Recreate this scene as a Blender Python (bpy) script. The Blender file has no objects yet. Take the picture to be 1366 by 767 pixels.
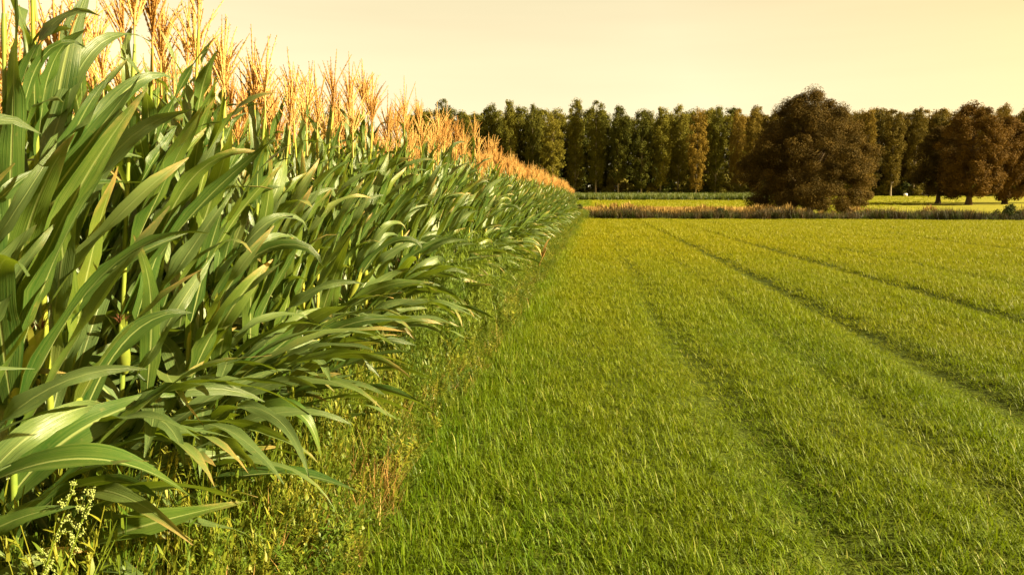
import bpy, math, random
import numpy as np
from mathutils import Vector

R = math.radians
rng = np.random.default_rng(7)
random.seed(7)
SC = bpy.context.scene
COL = SC.collection

# ------------------------------------------------------------------ constants of the place
HORIZON_GAIN = .87
CAM_H = 1.5
ROW_X = -1.64            # first row of the maize
ROW_STEP = 0.56
N_ROWS = 10
CORN_END = 53.0
GRASS_EDGE = -0.93
DITCH_Y = 56.5
SUN_AZ, SUN_EL = 98.0, 29.0     # clockwise from +Y (the camera looks along +Y)
TRACKS = [(0.78, .22, .038), (2.02, .18, .024), (3.12, .26, .065), (5.30, .24, .055), (7.4, .22, .025), (12.6, .3, .04), (15.0, .3, .03)]


def smooth(a, b, x):
    t = np.clip((np.asarray(x, float) - a) / (b - a), 0, 1)
    return t * t * (3 - 2 * t)


def track_amount(x, y):
    x = np.asarray(x, float); y = np.asarray(y, float)
    t = np.zeros_like(x + y)
    for k, (tx, w, d) in enumerate(TRACKS):
        c = tx + 0.05 * np.sin(y * .21 + k * 1.7) + 0.03 * np.sin(y * .53 + k) + (.25 * smooth(9, 2, y) if k == 0 else 0)
        t = np.maximum(t, np.exp(-((x - c) / w) ** 2) * d / .06)
    return t * smooth(DITCH_Y + .5, DITCH_Y - 4, y)


def ground_z(x, y):
    x = np.asarray(x, float); y = np.asarray(y, float)
    z = -0.008 * np.clip(y, -20, 60)
    z = z + smooth(60, 125, y) * 0.60 + smooth(120, 210, y) * 0.75
    z = z + .02 * np.sin(x * .7 + y * .23) * np.sin(y * .31 - x * .4) * smooth(3, 8, np.hypot(x, y))
    z = z - .075 * track_amount(x, y)
    # shallow dry ditch along the far end of the meadow
    z = z - .28 * np.exp(-((y - 59.0) / 1.1) ** 2)
    # verge beside the maize is a little proud of the meadow
    z = z + .05 * smooth(GRASS_EDGE + .1, GRASS_EDGE - .35, x) * smooth(CORN_END + 3, CORN_END, y)
    return z


PITCH, YAW, FOC = R(7.15), R(6.34), 1000.0


def at(px, py, y):
    """the place at distance y up the field that a point of the 1366 x 767 photograph shows"""
    u, v = (px - 683) / FOC, (383.5 - py) / FOC
    f = np.array([-math.sin(YAW) * math.cos(PITCH), math.cos(YAW) * math.cos(PITCH), -math.sin(PITCH)])
    r = np.array([math.cos(YAW), math.sin(YAW), 0])
    d = f + u * r + v * np.cross(r, f)
    return np.array([0, 0, CAM_H]) + d * (y / d[1])


# ------------------------------------------------------------------ mesh helpers
class MB:
    """Collects quads (numpy) and links them as ONE mesh object."""
    def __init__(s):
        s.V, s.F, s.U, s.n = [], [], [], 0

    def add(s, v, f, uv=None):
        v = np.asarray(v, float).reshape(-1, 3); f = np.asarray(f, int).reshape(-1, 4)
        s.V.append(v); s.F.append(f + s.n); s.n += len(v)
        if uv is None:
            uv = np.zeros((len(v), 2))
        s.U.append(np.asarray(uv, float))
        return s

    def sheet(s, P, uv=None):
        """P: (n, m, 3) grid of points"""
        n, m = P.shape[:2]
        i = np.arange(n - 1)[:, None] * m + np.arange(m - 1)[None]
        f = np.stack([i, i + 1, i + m + 1, i + m], -1).reshape(-1, 4)
        if uv is None:
            a, b = np.meshgrid(np.linspace(0, 1, n), np.linspace(0, 1, m), indexing='ij')
            uv = np.stack([b, a], -1)
        return s.add(P.reshape(-1, 3), f, uv.reshape(-1, 2))

    def tube(s, path, rad, sides=6, cap=True):
        P = np.asarray(path, float); n = len(P)
        rad = np.broadcast_to(np.asarray(rad, float), (n,))
        T = np.gradient(P, axis=0); T /= np.linalg.norm(T, axis=1)[:, None] + 1e-9
        ref = np.array([1., 0, 0]) if abs(T[0, 0]) < .8 else np.array([0, 1., 0])
        A = np.cross(T, ref); A /= np.linalg.norm(A, axis=1)[:, None] + 1e-9
        B = np.cross(T, A)
        a = np.linspace(0, 2 * np.pi, sides + 1)
        ring = P[:, None] + rad[:, None, None] * (np.cos(a)[None, :, None] * A[:, None] + np.sin(a)[None, :, None] * B[:, None])
        s.sheet(ring)
        if cap and rad[-1] > .004:
            c = np.vstack([ring[-1, :-1], P[-1:]])
            k = sides
            s.add(c, [[i, (i + 1) % k, k, k] for i in range(0)] or np.zeros((0, 4), int))
        return s

    def mesh(s, name, mat, smooth_=True):
        v = np.concatenate(s.V); f = np.concatenate(s.F); u = np.concatenate(s.U)
        me = bpy.data.meshes.new(name)
        me.vertices.add(len(v)); me.vertices.foreach_set('co', v.ravel().astype(np.float32))
        me.loops.add(len(f) * 4); me.loops.foreach_set('vertex_index', f.ravel().astype(np.int32))
        me.polygons.add(len(f)); me.polygons.foreach_set('loop_start', (np.arange(len(f)) * 4).astype(np.int32))
        me.polygons.foreach_set('loop_total', np.full(len(f), 4, np.int32))
        me.polygons.foreach_set('use_smooth', np.full(len(f), smooth_, bool))
        uvl = me.uv_layers.new(name='UVMap')
        uvl.data.foreach_set('uv', u[f.ravel()].ravel().astype(np.float32))
        me.update(); me.validate()
        if mat:
            me.materials.append(mat)
        return me

    def build(s, name, mat, parent=None, link=True, smooth_=True):
        return obj(name, s.mesh(name, mat, smooth_), parent, link)


def obj(name, me, parent=None, link=True):
    o = bpy.data.objects.new(name, me)
    if link:
        COL.objects.link(o)
    if parent:
        o.parent = parent
    return o


def tag(o, label=None, cat=None, group=None, kind=None):
    for k, v in (('label', label), ('category', cat), ('group', group), ('kind', kind)):
        if v:
            o[k] = v
    return o


def empty(name, loc=(0, 0, 0), rz=0.0):
    o = bpy.data.objects.new(name, None); COL.objects.link(o)
    o.location = loc; o.rotation_euler = (0, 0, rz); o.empty_display_size = .1
    return o


def copy_tree(o, parent=None):
    c = o.copy(); COL.objects.link(c)
    if parent:
        c.parent = parent
    for ch in o.children:
        copy_tree(ch, c)
    return c


def join_mesh(meshes, name):
    """one mesh out of several part meshes, keeping their materials (for the stuff variants)"""
    V, F, U, M, mats, n = [], [], [], [], [], 0
    for me in meshes:
        v = np.empty(len(me.vertices) * 3, np.float32); me.vertices.foreach_get('co', v)
        f = np.empty(len(me.loops), np.int32); me.loops.foreach_get('vertex_index', f)
        u = np.empty(len(me.loops) * 2, np.float32); me.uv_layers[0].data.foreach_get('uv', u)
        m = me.materials[0]
        if m not in mats:
            mats.append(m)
        V.append(v); F.append(f + n); U.append(u); M.append(np.full(len(me.polygons), mats.index(m), np.int32)); n += len(v) // 3
    V = np.concatenate(V); F = np.concatenate(F); U = np.concatenate(U); M = np.concatenate(M)
    me = bpy.data.meshes.new(name)
    me.vertices.add(n); me.vertices.foreach_set('co', V)
    me.loops.add(len(F)); me.loops.foreach_set('vertex_index', F)
    k = len(M)
    me.polygons.add(k); me.polygons.foreach_set('loop_start', (np.arange(k) * 4).astype(np.int32))
    me.polygons.foreach_set('loop_total', np.full(k, 4, np.int32))
    me.polygons.foreach_set('use_smooth', np.ones(k, bool)); me.polygons.foreach_set('material_index', M)
    me.uv_layers.new(name='UVMap').data.foreach_set('uv', U)
    for m in mats:
        me.materials.append(m)
    me.update()
    return me


# ------------------------------------------------------------------ materials
class N:
    def __init__(s, name):
        s.m = bpy.data.materials.new(name); s.m.use_nodes = True
        s.t = s.m.node_tree; s.t.nodes.clear()

    def n(s, typ, **kw):
        x = s.t.nodes.new(typ)
        for k, v in kw.items():
            if k.startswith('i_'):
                x.inputs[k[2:].replace('_', ' ')].default_value = v
            else:
                setattr(x, k, v)
        return x

    def l(s, a, b):
        s.t.links.new(a, b)

    def math(s, op, a, b=None, clamp=False):
        x = s.n('ShaderNodeMath', operation=op, use_clamp=clamp)
        for i, v in enumerate((a, b)):
            if v is None:
                continue
            if isinstance(v, (int, float)):
                x.inputs[i].default_value = v
            else:
                s.l(v, x.inputs[i])
        return x.outputs[0]

    def mix(s, fac, a, b, blend='MIX'):
        x = s.n('ShaderNodeMix', data_type='RGBA', blend_type=blend)
        for sock, v in ((x.inputs[0], fac), (x.inputs[6], a), (x.inputs[7], b)):
            if isinstance(v, (int, float)):
                sock.default_value = v
            elif isinstance(v, tuple):
                sock.default_value = (*v, 1)
            else:
                s.l(v, sock)
        return x.outputs[2]

    def ramp(s, fac, stops):
        x = s.n('ShaderNodeValToRGB')
        e = x.color_ramp.elements
        while len(e) < len(stops):
            e.new(.5)
        for k, (p, c) in enumerate(stops):
            e[k].position = p; e[k].color = (*c, 1) if len(c) == 3 else c
        s.l(fac, x.inputs[0])
        return x.outputs[0]

    def noise(s, vec, scale, detail=3, rough=.5, dist=0):
        x = s.n('ShaderNodeTexNoise'); x.inputs['Scale'].default_value = scale
        x.inputs['Detail'].default_value = detail; x.inputs['Roughness'].default_value = rough; x.inputs['Distortion'].default_value = dist
        if vec is not None:
            s.l(vec, x.inputs['Vector'])
        return x.outputs['Fac']

    def leafy(s, col, transl, rough=.5, spec=.3, tcol=None, bump=None):
        p = s.n('ShaderNodeBsdfPrincipled'); p.inputs['Roughness'].default_value = rough
        p.inputs['Specular IOR Level'].default_value = spec
        s.l(col, p.inputs['Base Color'])
        if not isinstance(rough, (int, float)):
            s.l(rough, p.inputs['Roughness'])
        if bump:
            s.l(bump, p.inputs['Normal'])
        o = s.n('ShaderNodeOutputMaterial')
        if transl:
            t = s.n('ShaderNodeBsdfTranslucent')
            s.l(tcol or col, t.inputs['Color'])
            mx = s.n('ShaderNodeMixShader'); mx.inputs[0].default_value = transl
            s.l(p.outputs[0], mx.inputs[1]); s.l(t.outputs[0], mx.inputs[2]); s.l(mx.outputs[0], o.inputs[0])
        else:
            s.l(p.outputs[0], o.inputs[0])
        return s.m


def mat_corn_leaf():
    s = N('corn_leaf_blade')
    uv = s.n('ShaderNodeUVMap', uv_map='UVMap').outputs[0]
    sep = s.n('ShaderNodeSeparateXYZ'); s.l(uv, sep.inputs[0])
    u, v = sep.outputs[0], sep.outputs[1]
    rnd = s.n('ShaderNodeObjectInfo').outputs['Random']
    du = s.math('ABSOLUTE', s.math('SUBTRACT', u, .5))
    rib = s.n('ShaderNodeMapRange', interpolation_type='SMOOTHSTEP'); s.l(du, rib.inputs[0])
    rib.inputs[1].default_value = .018; rib.inputs[2].default_value = .055; rib.inputs[3].default_value = 1; rib.inputs[4].default_value = 0
    ribf = s.math('MULTIPLY', rib.outputs[0], s.math('SUBTRACT', 1.0, s.math('MULTIPLY', v, .75)))
    # parallel veins
    cmb = s.n('ShaderNodeCombineXYZ'); s.l(s.math('MULTIPLY', u, 26.0), cmb.inputs[0]); s.l(s.math('MULTIPLY', v, 1.6), cmb.inputs[1]); s.l(s.math('MULTIPLY', rnd, 40), cmb.inputs[2])
    vein = s.noise(cmb.outputs[0], 1.0, 2, .6)
    pos = s.n('ShaderNodeTexCoord').outputs['Object']
    blot = s.noise(pos, 7.0, 4, .6)
    c = s.ramp(s.math('ADD', s.math('MULTIPLY', rnd, .55), s.math('MULTIPLY', blot, .45)),
               [(.12, (.009, .038, .007)), (.45, (.030, .080, .012)), (.72, (.088, .140, .018)), (.92, (.18, .195, .020))])
    c = s.mix(s.math('MULTIPLY', s.math('MULTIPLY', s.math('SUBTRACT', vein, .38, True), 2.6, True), .50), c, (.16, .20, .05))
    c = s.mix(s.math('MULTIPLY', ribf, .85), c, (.36, .42, .16))
    # underside greyer and paler
    bf = s.n('ShaderNodeNewGeometry').outputs['Backfacing']
    c = s.mix(s.math('MULTIPLY', bf, .35), c, (.15, .20, .085))
    # dry edge and tip on some leaves
    spk = s.noise(pos, 23.0, 3, .7)
    tip = s.math('MULTIPLY', s.math('SUBTRACT', s.math('ADD', v, s.math('MULTIPLY', du, .22)), .86, True), 7.0, True)
    tip = s.math('MULTIPLY', tip, s.math('MULTIPLY', s.math('SUBTRACT', s.math('ADD', spk, rnd), 1.0, True), 2.2, True))
    c = s.mix(s.math('MULTIPLY', tip, .8), c, (.40, .27, .10))
    fleck = s.math('MULTIPLY', s.math('SUBTRACT', s.noise(pos, 60, 2, .5), .66, True), 5, True)
    c = s.mix(s.math('MULTIPLY', fleck, .35), c, (.30, .24, .08))
    bm = s.n('ShaderNodeBump'); bm.inputs['Strength'].default_value = .5; bm.inputs['Distance'].default_value = .005
    s.l(s.math('SUBTRACT', vein, s.math('MULTIPLY', ribf, .8)), bm.inputs['Height'])
    tc = s.mix(.75, c, (.21, .29, .010))
    return s.leafy(c, .27, .36, .55, tc, bm.outputs[0])


def mat_simple(name, stops, scale=8.0, transl=0.0, rough=.6, spec=.25, rndw=.5, tcol=None, patch=None):
    """colour ramp driven by per-object random and noise; patch = (scale, colour, amount) adds broad patches by world position"""
    s = N(name)
    pos = s.n('ShaderNodeTexCoord').outputs['Object']
    rnd = s.n('ShaderNodeObjectInfo').outputs['Random']
    f = s.math('ADD', s.math('MULTIPLY', rnd, rndw), s.math('MULTIPLY', s.noise(pos, scale, 3, .6), 1 - rndw))
    c = s.ramp(f, stops)
    if patch:
        wp = s.n('ShaderNodeNewGeometry').outputs['Position']
        q = s.math('MULTIPLY', s.math('SUBTRACT', s.noise(wp, patch[0], 4, .6), .42, True), 4, True)
        c = s.mix(s.math('MULTIPLY', q, patch[2]), c, patch[1])
    t = s.mix(.6, c, tcol) if tcol else None
    return s.leafy(c, transl, rough, spec, t)


def mat_grass():
    s = N('meadow_grass')
    uv = s.n('ShaderNodeUVMap', uv_map='UVMap').outputs[0]
    sep = s.n('ShaderNodeSeparateXYZ'); s.l(uv, sep.inputs[0])
    rnd = s.n('ShaderNodeObjectInfo').outputs['Random']
    wp = s.n('ShaderNodeNewGeometry').outputs['Position']
    f = s.math('ADD', s.math('MULTIPLY', rnd, .5), s.math('MULTIPLY', sep.outputs[0], .5))      # u = a number per blade
    c = s.ramp(f, [(.08, (.018, .068, .003)), (.45, (.048, .128, .004)), (.78, (.105, .178, .006)), (.95, (.30, .31, .09))])
    mp = s.n('ShaderNodeMapping'); mp.inputs['Scale'].default_value = (1, .3, 1); s.l(wp, mp.inputs[0])
    q = s.math('MULTIPLY', s.math('SUBTRACT', s.noise(mp.outputs[0], .55, 4, .65), .40, True), 3.5, True)
    c = s.mix(s.math('MULTIPLY', q, .5), c, (.17, .18, .008))
    # grazing sun glow painted in: blades turn yellower and brighter towards the far end
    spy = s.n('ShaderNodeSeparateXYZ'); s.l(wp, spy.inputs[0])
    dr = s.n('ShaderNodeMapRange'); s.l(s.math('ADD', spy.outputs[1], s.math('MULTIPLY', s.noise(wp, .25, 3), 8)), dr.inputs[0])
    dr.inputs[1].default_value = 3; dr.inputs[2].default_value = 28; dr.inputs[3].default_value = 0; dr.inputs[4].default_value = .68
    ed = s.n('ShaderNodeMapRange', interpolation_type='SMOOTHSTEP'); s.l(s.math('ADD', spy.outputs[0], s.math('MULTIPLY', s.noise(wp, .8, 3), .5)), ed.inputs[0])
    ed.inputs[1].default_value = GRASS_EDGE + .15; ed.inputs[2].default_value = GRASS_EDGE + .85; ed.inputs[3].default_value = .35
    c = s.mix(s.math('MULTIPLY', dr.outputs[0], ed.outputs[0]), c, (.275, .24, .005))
    t = s.mix(.4, c, (.21, .29, .003))
    return s.leafy(c, .34, .5, .15, t)


def mat_ground():
    s = N('ground_soil_and_turf')
    wp = s.n('ShaderNodeNewGeometry').outputs['Position']
    sep = s.n('ShaderNodeSeparateXYZ'); s.l(wp, sep.inputs[0])
    n1 = s.noise(wp, 1.3, 5, .6); n2 = s.noise(wp, 14.0, 4, .65); n3 = s.noise(wp, .12, 4, .6)
    turf = s.ramp(n2, [(.25, (.026, .042, .005)), (.6, (.060, .082, .007)), (.85, (.09, .095, .012))])
    soil = s.ramp(n2, [(.2, (.035, .026, .016)), (.7, (.085, .062, .038))])
    jit = s.math('MULTIPLY', s.math('SUBTRACT', n1, .5), .5)
    xx = s.math('ADD', sep.outputs[0], jit)
    yy = s.math('ADD', sep.outputs[1], s.math('MULTIPLY', s.math('SUBTRACT', n1, .5), 4.0))
    in_corn = s.math('MULTIPLY', s.math('LESS_THAN', xx, -1.35), s.math('LESS_THAN', yy, CORN_END + .6))
    c = s.mix(in_corn, turf, soil)
    # the pasture beyond the ditch, cropped short
    past = s.ramp(s.math('ADD', s.math('MULTIPLY', n3, .6), s.math('MULTIPLY', n2, .4)),
                  [(.3, (.15, .155, .014)), (.55, (.20, .19, .018)), (.75, (.26, .225, .03))])
    c = s.mix(s.math('GREATER_THAN', yy, 60.5), c, past)
    # pinkish stubble strip left of the round tree
    stub = s.ramp(n2, [(.25, (.24, .15, .055)), (.7, (.38, .26, .11))])
    a = s.math('MULTIPLY', s.math('GREATER_THAN', yy, 68.0), s.math('LESS_THAN', yy, 92.0))
    a = s.math('MULTIPLY', a, s.math('LESS_THAN', sep.outputs[0], 19.0))
    c = s.mix(a, c, stub)
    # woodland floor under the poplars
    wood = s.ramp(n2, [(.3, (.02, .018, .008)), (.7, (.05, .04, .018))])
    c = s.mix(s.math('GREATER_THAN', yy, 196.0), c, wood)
    p = s.n('ShaderNodeBsdfPrincipled'); p.inputs['Roughness'].default_value = .95; p.inputs['Specular IOR Level'].default_value = .1
    s.l(c, p.inputs['Base Color'])
    bm = s.n('ShaderNodeBump'); bm.inputs['Strength'].default_value = .7; bm.inputs['Distance'].default_value = .05
    s.l(n2, bm.inputs['Height']); s.l(bm.outputs[0], p.inputs['Normal'])
    o = s.n('ShaderNodeOutputMaterial'); s.l(p.outputs[0], o.inputs[0])
    return s.m


M = dict(
    corn=mat_corn_leaf(),
    stalk=mat_simple('corn_stalk', [(.2, (.11, .17, .025)), (.55, (.22, .25, .03)), (.9, (.38, .32, .05))], 9, 0, .45, .4),
    tassel=mat_simple('corn_tassel', [(.2, (.37, .19, .05)), (.5, (.53, .31, .10)), (.85, (.62, .44, .17))], 30, .18, .7, .2, .55),
    husk=mat_simple('corn_husk', [(.2, (.13, .19, .025)), (.55, (.24, .27, .04)), (.9, (.38, .34, .07))], 20, .1, .5, .3),
    silk=mat_simple('corn_silk', [(.2, (.07, .025, .012)), (.8, (.16, .06, .025))], 60, 0, .6, .3),
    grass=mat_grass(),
    ground=mat_ground(),
    weed=mat_simple('weed_leaf', [(.15, (.055, .105, .008)), (.5, (.12, .165, .013)), (.85, (.23, .23, .025))], 20, .3, .5, .3, .7, (.20, .27, .02)),
    feather=mat_simple('feathery_weed_leaf', [(.2, (.075, .135, .010)), (.8, (.15, .20, .016))], 10, .25, .55, .3, .6, (.2, .27, .03)),
    dry=mat_simple('dry_grass', [(.2, (.30, .17, .055)), (.55, (.42, .28, .09)), (.9, (.50, .38, .15))], 12, .2, .6, .25, .7),
    seed=mat_simple('seed_head', [(.2, (.17, .23, .06)), (.8, (.30, .34, .12))], 30, .15, .6, .2),
    reed=mat_simple('ditch_reed', [(.15, (.018, .018, .006)), (.5, (.036, .026, .009)), (.85, (.095, .058, .018))], 8, .2, .6, .2, .8),
    reedhead=mat_simple('reed_plume', [(.2, (.20, .125, .035)), (.8, (.34, .23, .07))], 8, .2, .7, .1, .8),
    crop=mat_simple('crop_leaf', [(.2, (.05, .08, .012)), (.8, (.11, .13, .018))], 8, .25, .5, .3, .8),
    bark=mat_simple('tree_bark', [(.3, (.035, .024, .014)), (.7, (.08, .055, .032))], 6, 0, .9, .1, .2),
    pale_bark=mat_simple('poplar_bark', [(.3, (.16, .13, .09)), (.7, (.32, .27, .20))], 3, 0, .85, .1, .2),
    poplar=mat_simple('poplar_leaf', [(.25, (.055, .060, .009)), (.5, (.105, .102, .013)), (.8, (.18, .155, .02))], .5, .22, .75, .08, .45),
    poplar_brown=mat_simple('poplar_leaf_turning', [(.25, (.070, .058, .010)), (.5, (.125, .092, .014)), (.8, (.195, .13, .02))], .5, .22, .75, .08, .45),
    oak=mat_simple('broadleaf_turning', [(.25, (.034, .024, .005)), (.5, (.066, .044, .008)), (.8, (.135, .083, .014))], .9, .18, .75, .08, .1),
    oak_orange=mat_simple('broadleaf_rusty', [(.25, (.050, .029, .005)), (.5, (.096, .053, .008)), (.8, (.18, .10, .014))], .9, .18, .75, .08, .1),
    shrub=mat_simple('shrub_leaf', [(.2, (.05, .06, .012)), (.5, (.10, .095, .016)), (.85, (.17, .14, .025))], 1.5, .22, .75, .08, .7),
    dark_shrub=mat_simple('dark_shrub_leaf', [(.2, (.022, .035, .008)), (.8, (.06, .07, .016))], 1.5, .2, .75, .08, .3),
    white=mat_simple('white_wrap', [(.2, (.6, .58, .54)), (.8, (.78, .76, .72))], 3, 0, .4, .4, .2),
)


# ------------------------------------------------------------------ instanced stuff
def scatter(name, variants, pts, rot, scl, idx, kind='stuff', label=None, cat=None):
    """ONE object: a vertex per tuft, geometry nodes set a variant on each"""
    src = bpy.data.collections.new(name + '_kinds')
    for k, me in enumerate(variants):
        src.objects.link(bpy.data.objects.new('%s_kind_%02d' % (name, k), me))
    me = bpy.data.meshes.new(name)
    n = len(pts)
    me.vertices.add(n); me.vertices.foreach_set('co', np.asarray(pts, np.float32).ravel())
    for an, ty, val, fld in (('rot', 'FLOAT_VECTOR', rot, 'vector'), ('scl', 'FLOAT_VECTOR', scl, 'vector'), ('idx', 'INT', idx, 'value')):
        a = me.attributes.new(an, ty, 'POINT')
        a.data.foreach_set(fld, np.asarray(val, np.int32 if ty == 'INT' else np.float32).ravel())
    o = obj(name, me)
    t = bpy.data.node_groups.new(name + '_nodes', 'GeometryNodeTree')
    t.interface.new_socket('Geometry', in_out='INPUT', socket_type='NodeSocketGeometry')
    t.interface.new_socket('Geometry', in_out='OUTPUT', socket_type='NodeSocketGeometry')
    gi = t.nodes.new('NodeGroupInput'); go = t.nodes.new('NodeGroupOutput')
    ip = t.nodes.new('GeometryNodeInstanceOnPoints')
    ci = t.nodes.new('GeometryNodeCollectionInfo'); ci.inputs['Collection'].default_value = src
    ci.inputs['Separate Children'].default_value = True; ci.inputs['Reset Children'].default_value = True
    at = {}
    for an, ty in (('rot', 'FLOAT_VECTOR'), ('scl', 'FLOAT_VECTOR'), ('idx', 'INT')):
        x = t.nodes.new('GeometryNodeInputNamedAttribute'); x.data_type = ty; x.inputs['Name'].default_value = an
        at[an] = x.outputs['Attribute']
    e2r = t.nodes.new('FunctionNodeEulerToRotation')
    t.links.new(at['rot'], e2r.inputs[0])
    t.links.new(gi.outputs[0], ip.inputs['Points']); t.links.new(ci.outputs[0], ip.inputs['Instance'])
    ip.inputs['Pick Instance'].default_value = True
    t.links.new(at['idx'], ip.inputs['Instance Index']); t.links.new(e2r.outputs[0], ip.inputs['Rotation']); t.links.new(at['scl'], ip.inputs['Scale'])
    t.links.new(ip.outputs[0], go.inputs[0])
    md = o.modifiers.new('tufts', 'NODES'); md.node_group = t
    return tag(o, label, cat, None, kind)


def blade(mb, base, az, L, w, lean, droop, segs=4, u=.5):
    s = np.linspace(0, 1, segs + 1)
    el = R(90) - lean - droop * s ** 1.5
    step = L / segs
    d = np.stack([np.cos(el) * math.cos(az), np.cos(el) * math.sin(az), np.sin(el)], -1) * step
    P = np.vstack([np.zeros(3), np.cumsum(d[:-1], 0)]) + base
    side = np.array([-math.sin(az), math.cos(az), 0])
    ww = w * np.clip(1 - s ** 2.2, .06, 1) * .5
    G = np.stack([P - side * ww[:, None], P + side * ww[:, None]], 1)
    uv = np.stack([np.full((segs + 1, 2), u), np.repeat(s[:, None], 2, 1)], -1)
    mb.sheet(G, uv)


def tuft(n, rad, L, w, lean=(.05, .55), droop=(.1, 1.1), segs=4, mat='grass', az_bias=None):
    mb = MB()
    for _ in range(n):
        a, r = rng.uniform(0, 6.283), rad * math.sqrt(rng.random())
        az = rng.uniform(0, 6.283) if az_bias is None or rng.random() < .45 else az_bias + rng.normal(0, .6)
        blade(mb, np.array([r * math.cos(a), r * math.sin(a), -.01]), az, rng.uniform(*L), rng.uniform(*w), rng.uniform(*lean), rng.uniform(*droop), segs, rng.random())
    return mb.mesh('tuft', M[mat])


# ------------------------------------------------------------------ ground
def build_ground():
    xs = np.concatenate([[-3000, -1200, -500, -250, -120, -70, -40, -25, -15, -10], np.arange(-8, 18, .09), np.arange(18, 45, 1.0), [50, 60, 75, 95, 130, 170, 260, 500, 1200, 3000]])
    ys = np.concatenate([[-400, -100, -40, -15, -8, -4, -2], np.arange(-1, 12, .25), np.arange(12, 56, .7), np.arange(56, 64, .3), np.arange(64, 130, 4), np.arange(130, 240, 10), [260, 300, 400, 700, 1400, 3500]])
    X, Y = np.meshgrid(xs, ys, indexing='ij')
    Z = ground_z(X, Y)
    mb = MB().sheet(np.stack([X, Y, Z], -1))
    o = mb.build('ground', M['ground'])
    # make the sheet face up
    o.data.flip_normals() if o.data.polygons[0].normal.z < 0 else None
    tag(o, kind='structure')


build_ground()


# ------------------------------------------------------------------ grass of the meadow
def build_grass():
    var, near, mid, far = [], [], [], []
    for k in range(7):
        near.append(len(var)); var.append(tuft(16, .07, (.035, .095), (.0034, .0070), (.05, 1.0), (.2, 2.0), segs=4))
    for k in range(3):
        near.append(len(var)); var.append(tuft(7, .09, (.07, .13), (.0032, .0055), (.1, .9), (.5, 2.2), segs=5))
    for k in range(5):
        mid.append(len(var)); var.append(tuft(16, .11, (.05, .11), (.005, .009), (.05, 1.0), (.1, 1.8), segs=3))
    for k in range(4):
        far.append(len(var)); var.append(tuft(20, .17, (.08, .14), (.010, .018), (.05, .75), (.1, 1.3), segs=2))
    pts, rot, scl, idx = [], [], [], []

    def zone(y0, y1, dens, kinds, grow=1.0):
        xr = lambda y: .56 * y + 3.5
        x1 = xr(y1); x0 = GRASS_EDGE - .5
        n = int((x1 - x0) * (y1 - y0) * dens)
        x = rng.uniform(x0, x1, n); y = rng.uniform(y0, y1, n)
        edge = GRASS_EDGE + .12 * np.sin(y * .9) + .10 * np.sin(y * 2.3 + 1) + rng.normal(0, .10, n)
        # in the last metres before the ditch the meadow widens round the end of the maize
        edge = np.where(y > CORN_END + .8, -2.5, edge)
        keep = (x < xr(y)) & (x > edge - .12) & (rng.random(n) > .55 * np.clip(track_amount(x, y), 0, 1))
        x, y = x[keep], y[keep]; n = len(x)
        tr = np.clip(track_amount(x, y), 0, 1)
        # drill rows of the sward, taller growth beside the verge, patches
        h = 1 + .13 * np.sin(x * 2 * np.pi / .42 + .6 * np.sin(y * .3)) + .18 * np.sin(x * .9 + 1.3 * np.sin(y * .35)) * np.sin(y * .6 + x * .5)
        h = h * (1 - .62 * tr) * (1 + .65 * smooth(GRASS_EDGE + .75, GRASS_EDGE + .05, x)) * rng.uniform(.75, 1.25, n)
        pts.append(np.stack([x, y, ground_z(x, y)], -1))
        rot.append(np.stack([rng.normal(0, .10, n), rng.normal(.05, .10, n), rng.uniform(0, 6.28, n)], -1))
        wdt = rng.uniform(.85, 1.2, n) * grow
        scl.append(np.stack([wdt, wdt, h * grow ** .5], -1))
        idx.append(rng.choice(kinds, n))

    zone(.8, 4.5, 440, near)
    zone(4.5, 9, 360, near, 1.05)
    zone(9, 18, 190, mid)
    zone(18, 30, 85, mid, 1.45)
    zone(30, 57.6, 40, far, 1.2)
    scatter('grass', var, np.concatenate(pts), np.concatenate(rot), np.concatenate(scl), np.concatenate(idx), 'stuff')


build_grass()


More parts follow.
